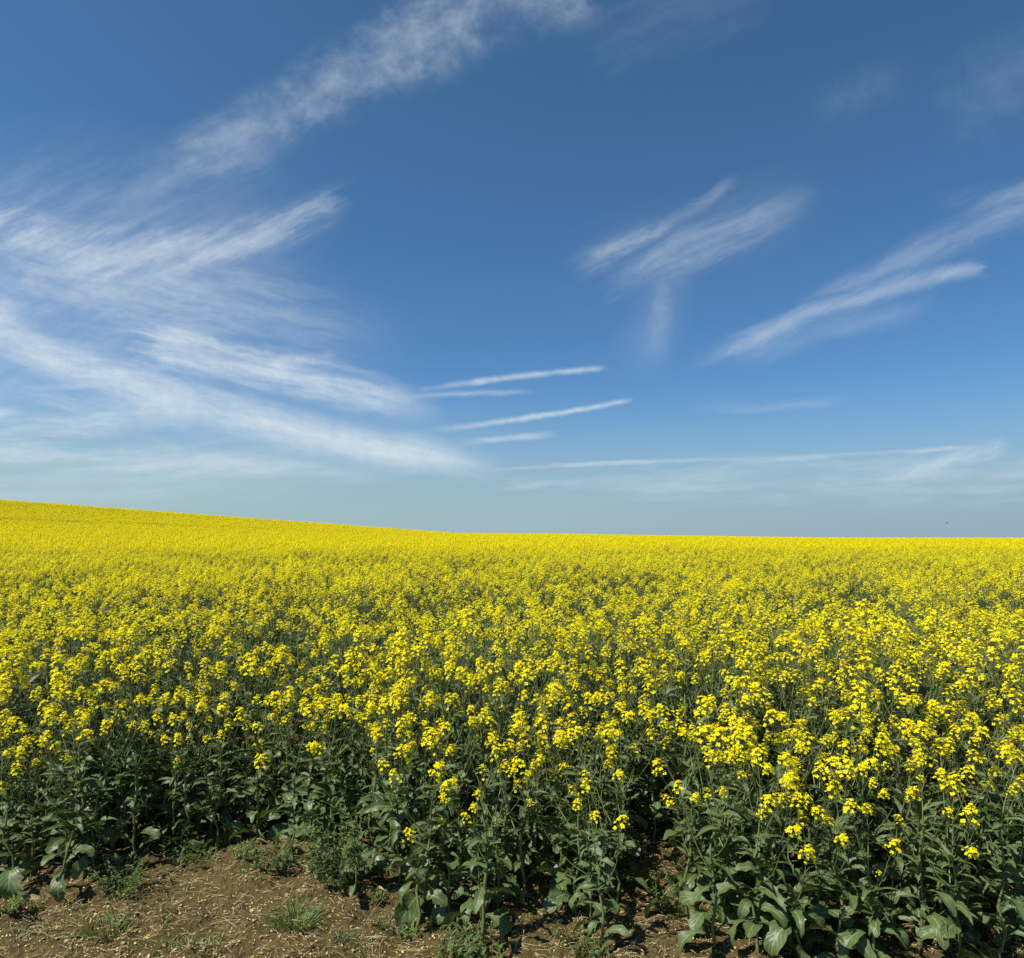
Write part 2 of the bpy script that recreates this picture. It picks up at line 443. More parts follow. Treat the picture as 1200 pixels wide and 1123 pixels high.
def raceme(rng, level, n_fl, size=1.0, pods=10):
    """a flower head along +Z from the origin: pods below, open flowers, buds on top"""
    g = G()
    Lp = (.05 + .010 * pods) * size; Lf = rng.uniform(.045, .085) * size
    top = Lp + Lf
    bend = Vector((rng.uniform(-.02, .02), rng.uniform(-.02, .02), 0))
    ax = lambda z: Vector((bend.x * (z / top) ** 2, bend.y * (z / top) ** 2, z))
    tube(g, [ax(0), ax(top * .5), ax(top)], [.0022, .0018, .001], 4 if level == 0 else 3, M_STEM)
    ga = 2.4
    for i in range(pods):
        z = Lp * (i + .5) / pods; a = i * ga + rng.uniform(-.3, .3); el = rng.uniform(.5, 1.0)
        l = rng.uniform(.022, .05) * (1.25 - .6 * i / pods)
        d = Vector((math.cos(a) * math.cos(el), math.sin(a) * math.cos(el), math.sin(el)))
        p = ax(z); q = p + d * l
        tube(g, [p, p + d * l * .45, q + Vector((0, 0, l * .15))], [.0007, .0012, .0006], 3, M_STEM)
    for i in range(n_fl):
        f = (i + .5) / n_fl; z = Lp + Lf * (f ** .9); a = i * ga + rng.uniform(-.25, .25)
        out = (.036 - .018 * f) * size * rng.uniform(.7, 1.3)
        el = .35 + .75 * f + rng.uniform(-.2, .2)
        d = Vector((math.cos(a) * math.cos(el), math.sin(a) * math.cos(el), math.sin(el)))
        p = ax(z); q = p + d * out * 1.15
        if level == 0: tube(g, [p, q], [.0007, .0009], 3, M_STEM)
        nr = (d + Vector((0, 0, .55)) + Vector((rng.uniform(-.3, .3), rng.uniform(-.3, .3), rng.uniform(-.2, .3)))).normalized()
        flower(g, q, nr, rng.uniform(.0155, .0215) * size, rng, level)
    nb = (9 if level == 0 else 4 if level == 1 else 1)
    for i in range(nb):
        a = i * ga; r = .0042 * math.sqrt(i) * size; c = ax(top) + Vector((math.cos(a) * r, math.sin(a) * r, .004 - r * .5))
        b = .0028 * size * (1 if level < 2 else 2.2)
        vs = [c + Vector((b, 0, 0)), c + Vector((0, b, 0)), c + Vector((-b, 0, 0)), c + Vector((0, -b, 0)), c + Vector((0, 0, b * 1.7)), c - Vector((0, 0, b))]
        g.add(vs, [(0, 1, 4), (1, 2, 4), (2, 3, 4), (3, 0, 4), (1, 0, 5), (2, 1, 5), (3, 2, 5), (0, 3, 5)], M_BUD)
    return g

rngR = random.Random(5)
RAC0 = [raceme(rngR, 0, rngR.randint(17, 28), rngR.uniform(.95, 1.15), rngR.randint(6, 13)) for _ in range(8)]
RAC0S = [raceme(rngR, 0, rngR.randint(7, 12), rngR.uniform(.75, .95), rngR.randint(5, 9)) for _ in range(4)]
RAC1 = [raceme(rngR, 1, rngR.randint(15, 24), rngR.uniform(.95, 1.15), rngR.randint(5, 9)) for _ in range(6)]
RAC2 = [raceme(rngR, 2, rngR.randint(14, 18), rngR.uniform(1.2, 1.45), 3) for _ in range(4)]

def gen_plant(rng, H, n_br, n_low, level=0, leafL=1.0, heads=None, lean=(0, 0), spread=1.0, low_start=.06, br_lo=.45, stemr=1.0, n_mid=6, hd_lo=.66):
    """returns stem G, list of leaf G, list of (matrix, raceme index, small?)"""
    stem = G(); leaves = []; heads_out = []
    sides = 6 if level == 0 else 3
    Hs = H * .86
    wob = [(rng.uniform(-.022, .022), rng.uniform(-.022, .022)) for _ in range(7)]
    P = [Vector((lean[0] * (i / 6) ** 1.4 + wob[i][0] * (i > 0), lean[1] * (i / 6) ** 1.4 + wob[i][1] * (i > 0), Hs * i / 6)) for i in range(7)]
    r0 = (.0048 + .0040 * H) * stemr
    def at(t):
        x = t * 6; i = min(5, int(x)); return P[i].lerp(P[i + 1], x - i)
    tube(stem, P if level < 2 else P[::2], [r0 * (1 - .72 * i / 6) for i in range(7)][::1 if level < 2 else 2], sides, M_STEM)
    tips = [(P[6], (P[6] - P[5]).normalized(), 1.0)]
    a0 = rng.uniform(0, 6.28)
    for b in range(n_br):
        t = br_lo + (.97 - br_lo) * (b + rng.uniform(.2, .8)) / n_br
        a = a0 + b * 2.4 + rng.uniform(-.3, .3)
        p = at(t); need = max(.05, (Hs * rng.uniform(hd_lo, 1.03) - p.z))
        e0 = rng.uniform(.55, .95)
        ln = need / math.sin(min(1.35, e0 + .25)) * 1.02
        pts = [p]; q = p.copy(); k = 4
        for j in range(k):
            e = e0 + (1.30 - e0) * (j / (k - 1)) * .8
            sp = spread
            d = Vector((math.cos(e) * math.cos(a) * sp, math.cos(e) * math.sin(a) * sp, math.sin(e))).normalized()
            q = q + d * (ln / k); pts.append(q.copy())
        rb = r0 * .42
        tube(stem, pts if level < 2 else pts[::2], [rb * (1 - .55 * j / k) for j in range(k + 1)][::1 if level < 2 else 2], 4 if level == 0 else 3, M_STEM)
        tips.append((pts[-1], (pts[-1] - pts[-2]).normalized(), rng.uniform(.72, 1.0)))
        # a second small shoot on some branches
        if rng.random() < .6 and level < 2:
            m = pts[2]; a2 = a + rng.choice((-1, 1)) * rng.uniform(.6, 1.1)
            dd = Vector((math.cos(a2) * .5, math.sin(a2) * .5, .85)).normalized(); l2 = ln * rng.uniform(.3, .45)
            m2 = m + dd * l2
            tube(stem, [m, m.lerp(m2, .5) + Vector((0, 0, .005)), m2], [rb * .6, rb * .5, rb * .35], 3, M_STEM)
            tips.append((m2, dd, rng.uniform(.5, .85)))
        lg = G()
        leaf(lg, p, a + rng.uniform(-.3, .3), rng.uniform(.1, .7), rng.uniform(.07, .13) * leafL, rng.uniform(.010, .019) * leafL, rng.uniform(.3, 1.1), rng, M_LEAF,
             5 if level == 0 else 3, 1, 'lance', rng.uniform(-.4, .4), .2, .15)
        leaves.append(lg)
    for b in range(n_mid):
        t = rng.uniform(.34, .92); a = rng.uniform(0, 6.28); lg = G()
        leaf(lg, at(t), a, rng.uniform(-.1, 1.0), rng.uniform(.06, .12) * (.6 + .4 * H), rng.uniform(.008, .017), rng.uniform(.2, 1.6), rng, M_LEAF,
             5 if level == 0 else 3, 1, 'lance', rng.uniform(-.8, .8), .3, .2)
        leaves.append(lg)
    for b in range(n_low):
        f = (b + rng.uniform(.1, .9)) / n_low
        t = low_start + (.62 - low_start) * f
        a = a0 + 1.1 + b * 2.4 + rng.uniform(-.5, .5)
        L = (.235 - .10 * f) * rng.uniform(.75, 1.2) * leafL * (.6 + .4 * min(1, H))
        lg = G()
        leaf(lg, at(t), a, rng.uniform(.25, 1.0), L, L * rng.uniform(.13, .215), rng.uniform(1.1, 2.7), rng, M_LEAF,
             (11 if level == 0 else 5 if level == 1 else 3), (2 if level == 0 else 1), 'broad' if f < .7 else 'lance', rng.uniform(-.7, .7), .28, .26)
        leaves.append(lg)
    if heads is not None:
        tips = tips[:1] + rng.sample(tips[1:], min(len(tips) - 1, max(0, heads - 1))) if heads > 0 else []
    for (p, d, s_) in tips:
        d = (d + Vector((rng.uniform(-.25, .25), rng.uniform(-.25, .25), .2))).normalized()
        x, y, z = basis(d); an = rng.uniform(0, 6.28)
        xx = x * math.cos(an) + y * math.sin(an); yy = z.cross(xx)
        k = s_ * rng.uniform(.62, 1.10)
        mt = Matrix(((xx.x * k, yy.x * k, z.x * k, p.x), (xx.y * k, yy.y * k, z.y * k, p.y), (xx.z * k, yy.z * k, z.z * k, p.z), (0, 0, 0, 1)))
        heads_out.append((mt, rng.randrange(100), s_ < .7))
    return stem, leaves, heads_out

# ------------------------------------------------------------------ terrain
CREST = 120.0
def sstep(x, a, b):
    t = np.clip((x - a) / (b - a), 0, 1); return t * t * (3 - 2 * t)
def ground_z(x, y):
    x = np.asarray(x, float); y = np.asarray(y, float)
    u = x * CREST / np.maximum(y, 6.0) if False else x
    T = 0.12 + 0.85 * sstep(-x, -60, 8) + 0.0735 * np.where(x < -9, -9 - x, 0) * 1.0
    S = np.clip((y - 8) / (CREST - 8), 0, 1) ** 1.25
    over = np.maximum(y - CREST, 0)
    return T * S - over * .03 - over ** 2 * 2e-5
def value_noise(x, y, cell, seed):
    rs = np.random.RandomState(seed); tab = rs.rand(256, 256)
    xi = np.floor(x / cell).astype(int); yi = np.floor(y / cell).astype(int)
    fx = x / cell - xi; fy = y / cell - yi; fx = fx * fx * (3 - 2 * fx); fy = fy * fy * (3 - 2 * fy)
    g = lambda i, j: tab[i % 256, j % 256]
    return (g(xi, yi) * (1 - fx) + g(xi + 1, yi) * fx) * (1 - fy) + (g(xi, yi + 1) * (1 - fx) + g(xi + 1, yi + 1) * fx) * fy - .5
def near_bumps(x, y):
    x = np.asarray(x, float); y = np.asarray(y, float)
    k = 1 - sstep(y, 7, 9)
    return k * (0.06 * value_noise(x, y, .7, 1) + .045 * value_noise(x, y, .16, 2) + .034 * value_noise(x, y, .06, 3) + .016 * value_noise(x, y, .02, 4))
def gz(x, y): return float(ground_z(x, y) + near_bumps(x, y))

def axis_samples(segs):
    out = []
    for a, b, st in segs: out += list(np.arange(a, b, st))
    return np.array(out + [segs[-1][1]])
ys = axis_samples([(-30, 0, 5), (0, 1.8, .1), (1.8, 4.4, .022), (4.4, 9, .15), (9, 40, 1.5), (40, 300, 6), (300, 2500, 120)])
xs = axis_samples([(-1500, -200, 100), (-200, -20, 6), (-20, -3.4, .6), (-3.4, 3.4, .022), (3.4, 20, .6), (20, 200, 6), (200, 1500, 100)])
XX, YY = np.meshgrid(xs, ys)
ZZ = ground_z(XX, YY) + near_bumps(XX, YY)
nx, ny = len(xs), len(ys)
me = bpy.data.meshes.new("soil")
idx = np.arange(nx * ny).reshape(ny, nx)
quads = np.stack([idx[:-1, :-1], idx[:-1, 1:], idx[1:, 1:], idx[1:, :-1]], -1).reshape(-1, 4)
me.vertices.add(nx * ny); me.vertices.foreach_set('co', np.stack([XX, YY, ZZ], -1).ravel())
me.loops.add(len(quads) * 4); me.loops.foreach_set('vertex_index', quads.ravel())
me.polygons.add(len(quads)); me.polygons.foreach_set('loop_start', np.arange(0, len(quads) * 4, 4))
me.polygons.foreach_set('use_smooth', np.ones(len(quads), bool))
me.update(calc_edges=True); me.materials.append(M_SOIL)
soil = bpy.data.objects.new("ground", me); COL.objects.link(soil); soil['kind'] = 'structure'

# ------------------------------------------------------------------ where plants stand
def px_ground(px, py):
    d = FPX * EYE / (py - HORIZON); return ((px - 600) / FPX * d, d)
EDGE_PX = [(-60, 1050), (0, 1042), (75, 1045), (150, 1008), (290, 985), (400, 1000), (455, 1060), (490, 1082), (560, 1100), (640, 1050), (700, 1108),
           (735, 1040), (770, 985), (800, 1075), (860, 1112), (1000, 1128), (1200, 1128), (1300, 1128)]
EDGE = [px_ground(*p) for p in EDGE_PX]
EX = [e[0] for e in EDGE]; EY = [e[1] for e in EDGE]
def edge_y(x): return float(np.interp(x, EX, EY))

def put(name, mesh, parent=None, mat4=None):
    o = bpy.data.objects.new(name, mesh); COL.objects.link(o)
    if parent is not None: o.parent = parent
    if mat4 is not None: o.matrix_basis = mat4
    return o
MESH_RAC0 = [g.mesh("flower_head") for g in RAC0]
MESH_RAC0S = [g.mesh("small_flower_head") for g in RAC0S]

def build_plant(data, name, loc, rz, sc, label, group, separate_leaves, tilt=(0, 0)):
    stem, leaves, heads = data
    root = bpy.data.objects.new(name, None); COL.objects.link(root)
    root.empty_display_size = .1
    root.location = loc; root.rotation_euler = (tilt[0], tilt[1], rz); root.scale = (sc, sc, sc)
    root['label'] = label; root['category'] = 'plant'; root['group'] = group
    put('stem', stem.mesh('stem'), root)
    if separate_leaves:
        for lg in leaves: put('leaf', lg.mesh('leaf'), root)
    else:
        fg = G()
        for lg in leaves: fg.join(lg)
        put('foliage', fg.mesh('foliage'), root)
    for mt, i, small in heads:
        put('flower_head', MESH_RAC0S[i % 4] if small else MESH_RAC0[i % 8], root, mt)
    return root
def copy_plant(root, loc, rz, sc, label, group, tilt=(0, 0)):
    r = root.copy(); COL.objects.link(r)
    r.location = loc; r.rotation_euler = (tilt[0], tilt[1], rz); r.scale = (sc, sc, sc)
    r['label'] = label; r['group'] = group
    for ch in root.children:
        c = ch.copy(); COL.objects.link(c); c.parent = r
    return r

# ---- front-row plants, each with its own shape:
# px, py of the foot; height; branches; low leaves; flower heads; leaf size; lean; label
GF = 'rapeseed plants in the front row along the bare soil'
FRONT = [
    (14, 1048, .64, 4, 9, 1, 1.0, (-.05, 0), "rapeseed plant at the far left end of the front row, long drooping leaves"),
    (72, 1050, .64, 3, 10, 1, 1.05, (.09, .02), "leafy rapeseed plant with one lone low flower head, near left end of front row"),
    (112, 1030, .55, 3, 11, 0, 1.01, (.0, .0), "flowerless leafy rapeseed plant just right of the lone low flower head at left"),
    (160, 1008, .66, 4, 8, 1, 1.0, (.02, .0), "rapeseed plant with one small flower head behind the dark feathery weed"),
    (215, 1000, .68, 4, 8, 2, 0.9, (0, 0), "rapeseed plant above the withered yellow leaf in the left front row"),
    (255, 992, .62, 3, 8, 0, 0.95, (0, 0), "flowerless rapeseed plant where the left bare soil reaches deepest into the crop"),
    (300, 985, .72, 4, 8, 2, 0.9, (.03, 0), "rapeseed plant right behind the gap of pale litter in left front row"),
    (345, 1008, .66, 4, 9, 1, 1.15, (.02, 0), "rapeseed plant with a pale hanging leaf left of the yellow-green weed clump"),
    (385, 1003, .70, 4, 8, 1, 1.15, (-.02, 0), "rapeseed plant growing directly behind the yellow-green weed clump"),
    (415, 1052, .42, 2, 6, 0, 0.72, (.0, 0), "short thin-stemmed rapeseed seedling with round leaves beside the weed clump"),
    (468, 1040, .70, 4, 9, 2, 1.1, (0, 0), "rapeseed plant between the weed clump and the pale-stemmed plant"),
    (487, 1086, .60, 3, 9, 1, 1.05, (.07, .10), "rapeseed plant with bare pale lower stem and curled leaves, left of centre"),
    (528, 1068, .72, 4, 11, 2, 1.05, (-.05, .05), "rapeseed plant with twin flower heads behind the central thick-stemmed plant"),
    (563, 1108, .84, 4, 14, 2, 1.05, (.02, .10), "tallest thick-stemmed rapeseed plant standing forward at the centre of the front row"),
    (612, 1052, .72, 5, 8, 2, 1.0, (.03, 0), "rapeseed plant just right of the central thick-stemmed plant"),
    (655, 1045, .70, 5, 8, 3, 0.9, (0, 0), "rapeseed plant with several flower heads in the recess right of centre"),
    (700, 1118, .66, 5, 12, 1, 0.75, (.02, .05), "slender rapeseed plant covered in small leaves, alone right of centre"),
    (722, 1060, .72, 4, 7, 2, 0.9, (.02, 0), "rapeseed plant behind the slender one with small leaves"),
    (765, 990, .76, 5, 6, 3, 0.85, (0, 0), "rapeseed plant at the back of the bare soil gap right of centre"),
    (806, 1078, .72, 5, 8, 2, 1.0, (-.02, 0), "rapeseed plant on the right lip of the bare soil gap"),
    (838, 1112, .70, 4, 13, 2, 1.09, (.02, .05), "broad-leaved rapeseed plant first to the right of the soil gap"),
    (888, 1124, .66, 4, 14, 2, 1.18, (.04, .05), "broad-leaved rapeseed plant with a long flower head leaning over big drooping leaves"),
    (935, 1130, .60, 3, 14, 1, 1.22, (.0, .05), "low rapeseed plant with the largest pale leaves at right of the front row"),
    (985, 1122, .68, 4, 13, 1, 1.13, (.0, .04), "rapeseed plant with one small flower head among large dark leaves at right"),
    (1030, 1134, .60, 3, 14, 1, 1.18, (-.03, .03), "squat large-leaved rapeseed plant in the dark right part of the front row"),
    (1075, 1124, .72, 5, 12, 2, 1.09, (.02, .05), "rapeseed plant with a tall pair of flower heads in right front row"),
    (1120, 1136, .62, 4, 13, 1, 1.18, (.0, .02), "large-leaved rapeseed plant second from the right corner of the photo"),
    (1170, 1126, .70, 4, 13, 2, 1.09, (.03, .02), "rapeseed plant nearest the bottom right corner of the photo"),
]
taken = []
for k, (px, py, H, nb, nl, nh, lf, lean, label) in enumerate(FRONT):
    rng = random.Random(900 + k)
    x, y = px_ground(px, py)
    if py > 1123: y = max(y, 2.62)
    data = gen_plant(rng, H, nb + 1, nl, 0, lf, nh if nh == 0 or any(q in label for q in (' one ', ' twin ', 'pair of')) else nh + 1 + (k >= 9) + (k >= 14), lean, 1.0, .28 if 'pale lower stem' in label else .16 if k < 2 else .05, .45, 1.25 if 'thick' in label or 'pale lower stem' in label else 1.0, n_mid=12, hd_lo=.48)
    build_plant(data, 'rapeseed_plant', (x, y, gz(x, y) - .012), 0.0, 1.0, label, GF, True)
    taken.append((x, y))

# ---- the crop just behind the front row: copies of a few shapes
PROTO_SPEC = [(.78, 4, 8, 4, 1.05), (.80, 5, 8, 5, 1.0), (.74, 4, 9, 3, 1.1),                        # low, leafy
              (1.0, 6, 7, 5, .95), (1.0, 6, 7, 6, .95), (1.0, 7, 6, 7, .9), (1.0, 5, 7, 3, .95), (1.0, 6, 6, 4, 1.0), (1.0, 7, 7, 6, .9), (1.0, 5, 7, 3, .95)]
protos = [None] * len(PROTO_SPEC)
def height_at(x, y):
    d = y - edge_y(x); return .66 + .44 * float(sstep(np.array(d), -.05, 1.25))
ZONES = [(-9e9, -.32, "on the left"), (-.32, -.02, "left of centre"), (-.02, .30, "right of centre"), (.30, 9e9, "on the right")]
rng = random.Random(77)
BACK_Y = 5.05
cands = 0; placed = 0; grid = []
def zone_label(x, y, d):
    u = x / y
    z = [s_ for a, b, s_ in ZONES if a <= u < b][0]
    band = "half-height leafy rapeseed plant right behind the front row" if d < .45 else \
           "tall flowering rapeseed plant in the near crop's second rank" if d < 1.1 else "tall flowering rapeseed plant at the near crop's back"
    return f"{band}, {z}", f"{'low plants behind the front row' if d < .45 else 'second rank of tall plants' if d < 1.1 else 'back rank of tall near plants'} {z}"
MAXN = 296 - len(FRONT)
# dart throwing over the near strip
pts = []
tries = 0
while tries < 60000:
    tries += 1
    y = rng.uniform(2.6, BACK_Y); x = rng.uniform(-.80 * y, .80 * y)
    d = y - edge_y(x)
    if d < .10: continue
    if any((x - a) ** 2 + (y - b) ** 2 < .128 ** 2 for a, b in pts): continue
    if any((x - a) ** 2 + (y - b) ** 2 < .12 ** 2 for a, b in taken): continue
    pts.append((x, y))
print('near points', len(pts)); pts.sort(key=lambda p: p[1] - edge_y(p[0]) * .5)
near_pts, spill = pts[:MAXN], pts[MAXN:]
for x, y in near_pts:
    d = y - edge_y(x); H = height_at(x, y) * rng.uniform(.86, 1.12)
    i = rng.randrange(3) if H < .86 else 3 + rng.randrange(len(PROTO_SPEC) - 3)
    h0 = PROTO_SPEC[i][0]; sc = H / h0
    label, group = zone_label(x, y, d)
    loc = (x, y, gz(x, y) - .012); rz = rng.uniform(0, 6.283); tilt = (rng.gauss(0, .07), rng.gauss(0, .07))
    if protos[i] is None:
        s_ = PROTO_SPEC[i]
        data = gen_plant(random.Random(300 + i), s_[0], s_[1], s_[2] + 3, 0, s_[4], s_[3], (0, 0), 1.0, n_mid=18, hd_lo=.50 if i < 3 else .66)
        protos[i] = build_plant(data, 'rapeseed_plant', loc, rz, sc, label, group, False, tilt)
    else:
        copy_plant(protos[i], loc, rz, sc, label, group, tilt)

# ------------------------------------------------------------------ the rest of the field: one mass
def joined(seed, level, H, nb, nl, heads=None, leafL=.95):
    r = random.Random(seed)
    stem, leaves, heads_ = gen_plant(r, H, nb, nl, level, leafL, heads, (0, 0), .62, n_mid=7 if level == 1 else 2)
    g = G(); g.join(stem)
    for lg in leaves: g.join(lg)
    rac = RAC1 if level == 1 else RAC2
    for mt, i, small in heads_: g.join(rac[i % len(rac)], mt)
    return g
LOD1 = [joined(500 + i, 1, 1.0, 5 + i % 3, 7, (2, 3, 6, 3, 4, 1, 5, 3, 6)[i]) for i in range(9)]
base2 = [joined(600 + i, 2, 1.0, 6 + i % 2, 4, (4, 5, 7, 5, 3, 6)[i]) for i in range(6)]
def patch(seed, size, n):
    r = random.Random(seed); g = G()
    for _ in range(n):
        k = r.uniform(.84, 1.2); a = r.uniform(0, 6.28)
        g.join(base2[r.randrange(6)], Matrix.Translation((r.uniform(-.5, .5) * size, r.uniform(-.5, .5) * size, 0)) @ Matrix.Rotation(a, 4, 'Z') @ Matrix.Scale(k, 4))
    return g
LOD2 = [patch(700 + i, 1.06, 21) for i in range(7)]

points = []    # x, y, z, lod, variant, rot, scale
rp = random.Random(31)
for x, y in spill:
    points.append((x, y, gz(x, y), 1, rp.randrange(9), rp.uniform(0, 6.28), height_at(x, y) * rp.uniform(.93, 1.08)))
def jgrid(y0, y1, step, half, keep):
    y = y0
    while y < y1:
        hw = half(y); n = int(2 * hw / step) + 1
        for i in range(n):
            x = -hw + i * step + rp.uniform(-.5, .5) * step * keep
            yield x, y + rp.uniform(-.5, .5) * step * keep
        y += step
MID, FAR, END = 26.0, 150.0, 150.0
for x, y in jgrid(2.7, MID, .19, lambda y: .92 * y + 1.0, .95):
    if y < BACK_Y and abs(x) < .80 * y + .02: continue
    if y < edge_y(x) + .05: continue
    if y < BACK_Y + .1 and abs(x) < .8 * y: continue
    bare = value_noise(np.array(x), np.array(y), 1.1, 12)
    if bare < -.28 and rp.random() < .7: continue
    h = height_at(x, y) * (1 + .16 * float(value_noise(np.array(x), np.array(y), 1.7, 14)) + .26 * float(value_noise(np.array(x), np.array(y), .55, 15))) * rp.uniform(.92, 1.08)
    points.append((x, y, float(ground_z(x, y)), 1, rp.randrange(9), rp.uniform(0, 6.28), h))
for x, y in jgrid(MID + .45, FAR, 1.0, lambda y: .90 * y + 2, .25):
    if x < -10 and abs(y - 84 - .10 * x) < 1.7: continue       # a sprayer's wheel track across the slope
    points.append((x, y, float(ground_z(x, y)), 2, rp.randrange(7), rp.uniform(0, 6.28), rp.uniform(.95, 1.05)))
TRAM = lambda x: 84 + .10 * x      # a sprayer's wheel track across the slope

me = bpy.data.meshes.new("rapeseed_crop")
arr = np.array(points)
tl_ = np.random.RandomState(4).normal(0, .07, (len(arr), 2)) * (arr[:, 3:4] == 1)
arr = np.concatenate([arr, tl_], 1)
me.vertices.add(len(arr)); me.vertices.foreach_set('co', arr[:, :3].ravel())
for nm, kind, col_ in (('lod', 'INT', 3), ('variant', 'INT', 4), ('turn', 'FLOAT', 5), ('size', 'FLOAT', 6), ('tilt_a', 'FLOAT', 7), ('tilt_b', 'FLOAT', 8)):
    at_ = me.attributes.new(nm, kind, 'POINT')
    at_.data.foreach_set('value', arr[:, col_].astype(np.int32 if kind == 'INT' else np.float32))
me.update()
crop = bpy.data.objects.new("rapeseed_crop", me); COL.objects.link(crop)
crop['kind'] = 'stuff'; crop['label'] = 'dense mass of yellow flowering rapeseed receding over the slope to the horizon'; crop['category'] = 'crop'

ng = bpy.data.node_groups.new("scatter_crop", 'GeometryNodeTree')
ng.interface.new_socket(name='Geometry', in_out='INPUT', socket_type='NodeSocketGeometry')
ng.interface.new_socket(name='Geometry', in_out='OUTPUT', socket_type='NodeSocketGeometry')
gi = ng.nodes.new('NodeGroupInput'); go = ng.nodes.new('NodeGroupOutput')
def named(nm, kind):
    n = ng.nodes.new('GeometryNodeInputNamedAttribute'); n.data_type = kind; n.inputs['Name'].default_value = nm
    return n.outputs[0]
jn = ng.nodes.new('GeometryNodeJoinGeometry'); ng.links.new(jn.outputs[0], go.inputs[0])
turn = ng.nodes.new('ShaderNodeCombineXYZ'); ng.links.new(named('turn', 'FLOAT'), turn.inputs[2]); ng.links.new(named('tilt_a', 'FLOAT'), turn.inputs[0]); ng.links.new(named('tilt_b', 'FLOAT'), turn.inputs[1])
for lod, gs in ((1, LOD1), (2, LOD2)):
    jv = ng.nodes.new('GeometryNodeJoinGeometry')
    for i, g in enumerate(gs):
        ob = bpy.data.objects.new("crop_clump", g.mesh("crop_clump"))     # mesh source only, never linked to the scene
        oi = ng.nodes.new('GeometryNodeObjectInfo'); oi.inputs['Object'].default_value = ob; oi.inputs['As Instance'].default_value = True
        ng.links.new(oi.outputs['Geometry'], jv.inputs[0])
    cmp_ = ng.nodes.new('FunctionNodeCompare'); cmp_.data_type = 'INT'; cmp_.operation = 'EQUAL'
    ci = [s_ for s_ in cmp_.inputs if s_.type == 'INT']
    ng.links.new(named('lod', 'INT'), ci[0]); ci[1].default_value = lod
    ip = ng.nodes.new('GeometryNodeInstanceOnPoints')
    ng.links.new(gi.outputs[0], ip.inputs['Points']); ng.links.new(cmp_.outputs[0], ip.inputs['Selection'])
    ng.links.new(jv.outputs[0], ip.inputs['Instance']); ip.inputs['Pick Instance'].default_value = True
    ng.links.new(named('variant', 'INT'), ip.inputs['Instance Index'])
    ng.links.new(turn.outputs[0], ip.inputs['Rotation']); ng.links.new(named('size', 'FLOAT'), ip.inputs['Scale'])
    ng.links.new(ip.outputs[0], jn.inputs[0])
md = crop.modifiers.new("scatter", 'NODES'); md.node_group = ng

# ------------------------------------------------------------------ litter on the soil (uncountable)
def in_view_soil(r):
    y = r.uniform(1.95, 4.3); x = r.uniform(-.82 * y, .82 * y); return x, y
def stuff(name, g, label, cat, smooth=False):
    o = put(name, g.mesh(name, smooth)); o['kind'] = 'stuff'; o['label'] = label; o['category'] = cat; return o
r = random.Random(3)
g = G()
for _ in range(24000):
    x, y = in_view_soil(r)
    if value_noise(np.array(x), np.array(y), .45, 21) + r.uniform(-.35, .35) < -.12: continue
    z = gz(x, y) + .004; a = r.uniform(0, 6.28); s_ = r.uniform(.0015, .006) * (1.5 if r.random() < .05 else 1); tl = r.uniform(-.6, .6)
    e = Vector((math.cos(a), math.sin(a), tl * .6)) * s_; f = Vector((-math.sin(a), math.cos(a), r.uniform(-.5, .5))) * s_ * r.uniform(.25, .9)
    c = Vector((x, y, z))
    g.add([c - e, c - f, c + e + Vector((0, 0, s_ * .4)), c + f], [(0, 1, 2, 3)], M_FLECK)
stuff('fallen_petals', g, 'pale yellow petals and flecks scattered over the brown soil', 'petals')
g = G()
for _ in range(12000):
    x, y = in_view_soil(r); z = gz(x, y) + .004; a = r.uniform(0, 6.28); l = r.uniform(.015, .06) * (3 if r.random() < .05 else 1)
    d = Vector((math.cos(a), math.sin(a), r.uniform(-.05, .25))) * l; k = r.uniform(.0007, .0018)
    p = Vector((x, y, z)); m = p + d * .5 + Vector((r.uniform(-.1, .1) * l, r.uniform(-.1, .1) * l, .004)); q = p + d
    q.z = max(q.z, gz(q.x, q.y) + .003)
    tube(g, [p, m, q], [k, k, k * .6], 3, M_STRAW)
stuff('straw_litter', g, 'dry straw bits and broken stalks lying on the soil', 'straw')
g = G()
for _ in range(2200):
    x, y = in_view_soil(r); s_ = r.uniform(.003, .008) * (2.2 if r.random() < .07 else 1); z = gz(x, y) + s_ * .25
    vs = []
    for v in ((1, 0, 0), (0, 1, 0), (-1, 0, 0), (0, -1, 0), (.7, .7, .5), (-.7, .7, .5), (-.7, -.7, .5), (.7, -.7, .5)):
        k = s_ * r.uniform(.7, 1.25); vs.append((x + v[0] * k, y + v[1] * k, z + v[2] * k))
    vs.append((x, y, z + s_ * .75))
    fs = [(0, 4, 7), (1, 5, 4), (2, 6, 5), (3, 7, 6), (0, 1, 4), (1, 2, 5), (2, 3, 6), (3, 0, 7), (4, 5, 8), (5, 6, 8), (6, 7, 8), (7, 4, 8)]
    g.add(vs, fs, M_STONE)
stuff('gravel', g, 'small pale stones and clods on the bare soil', 'stones')

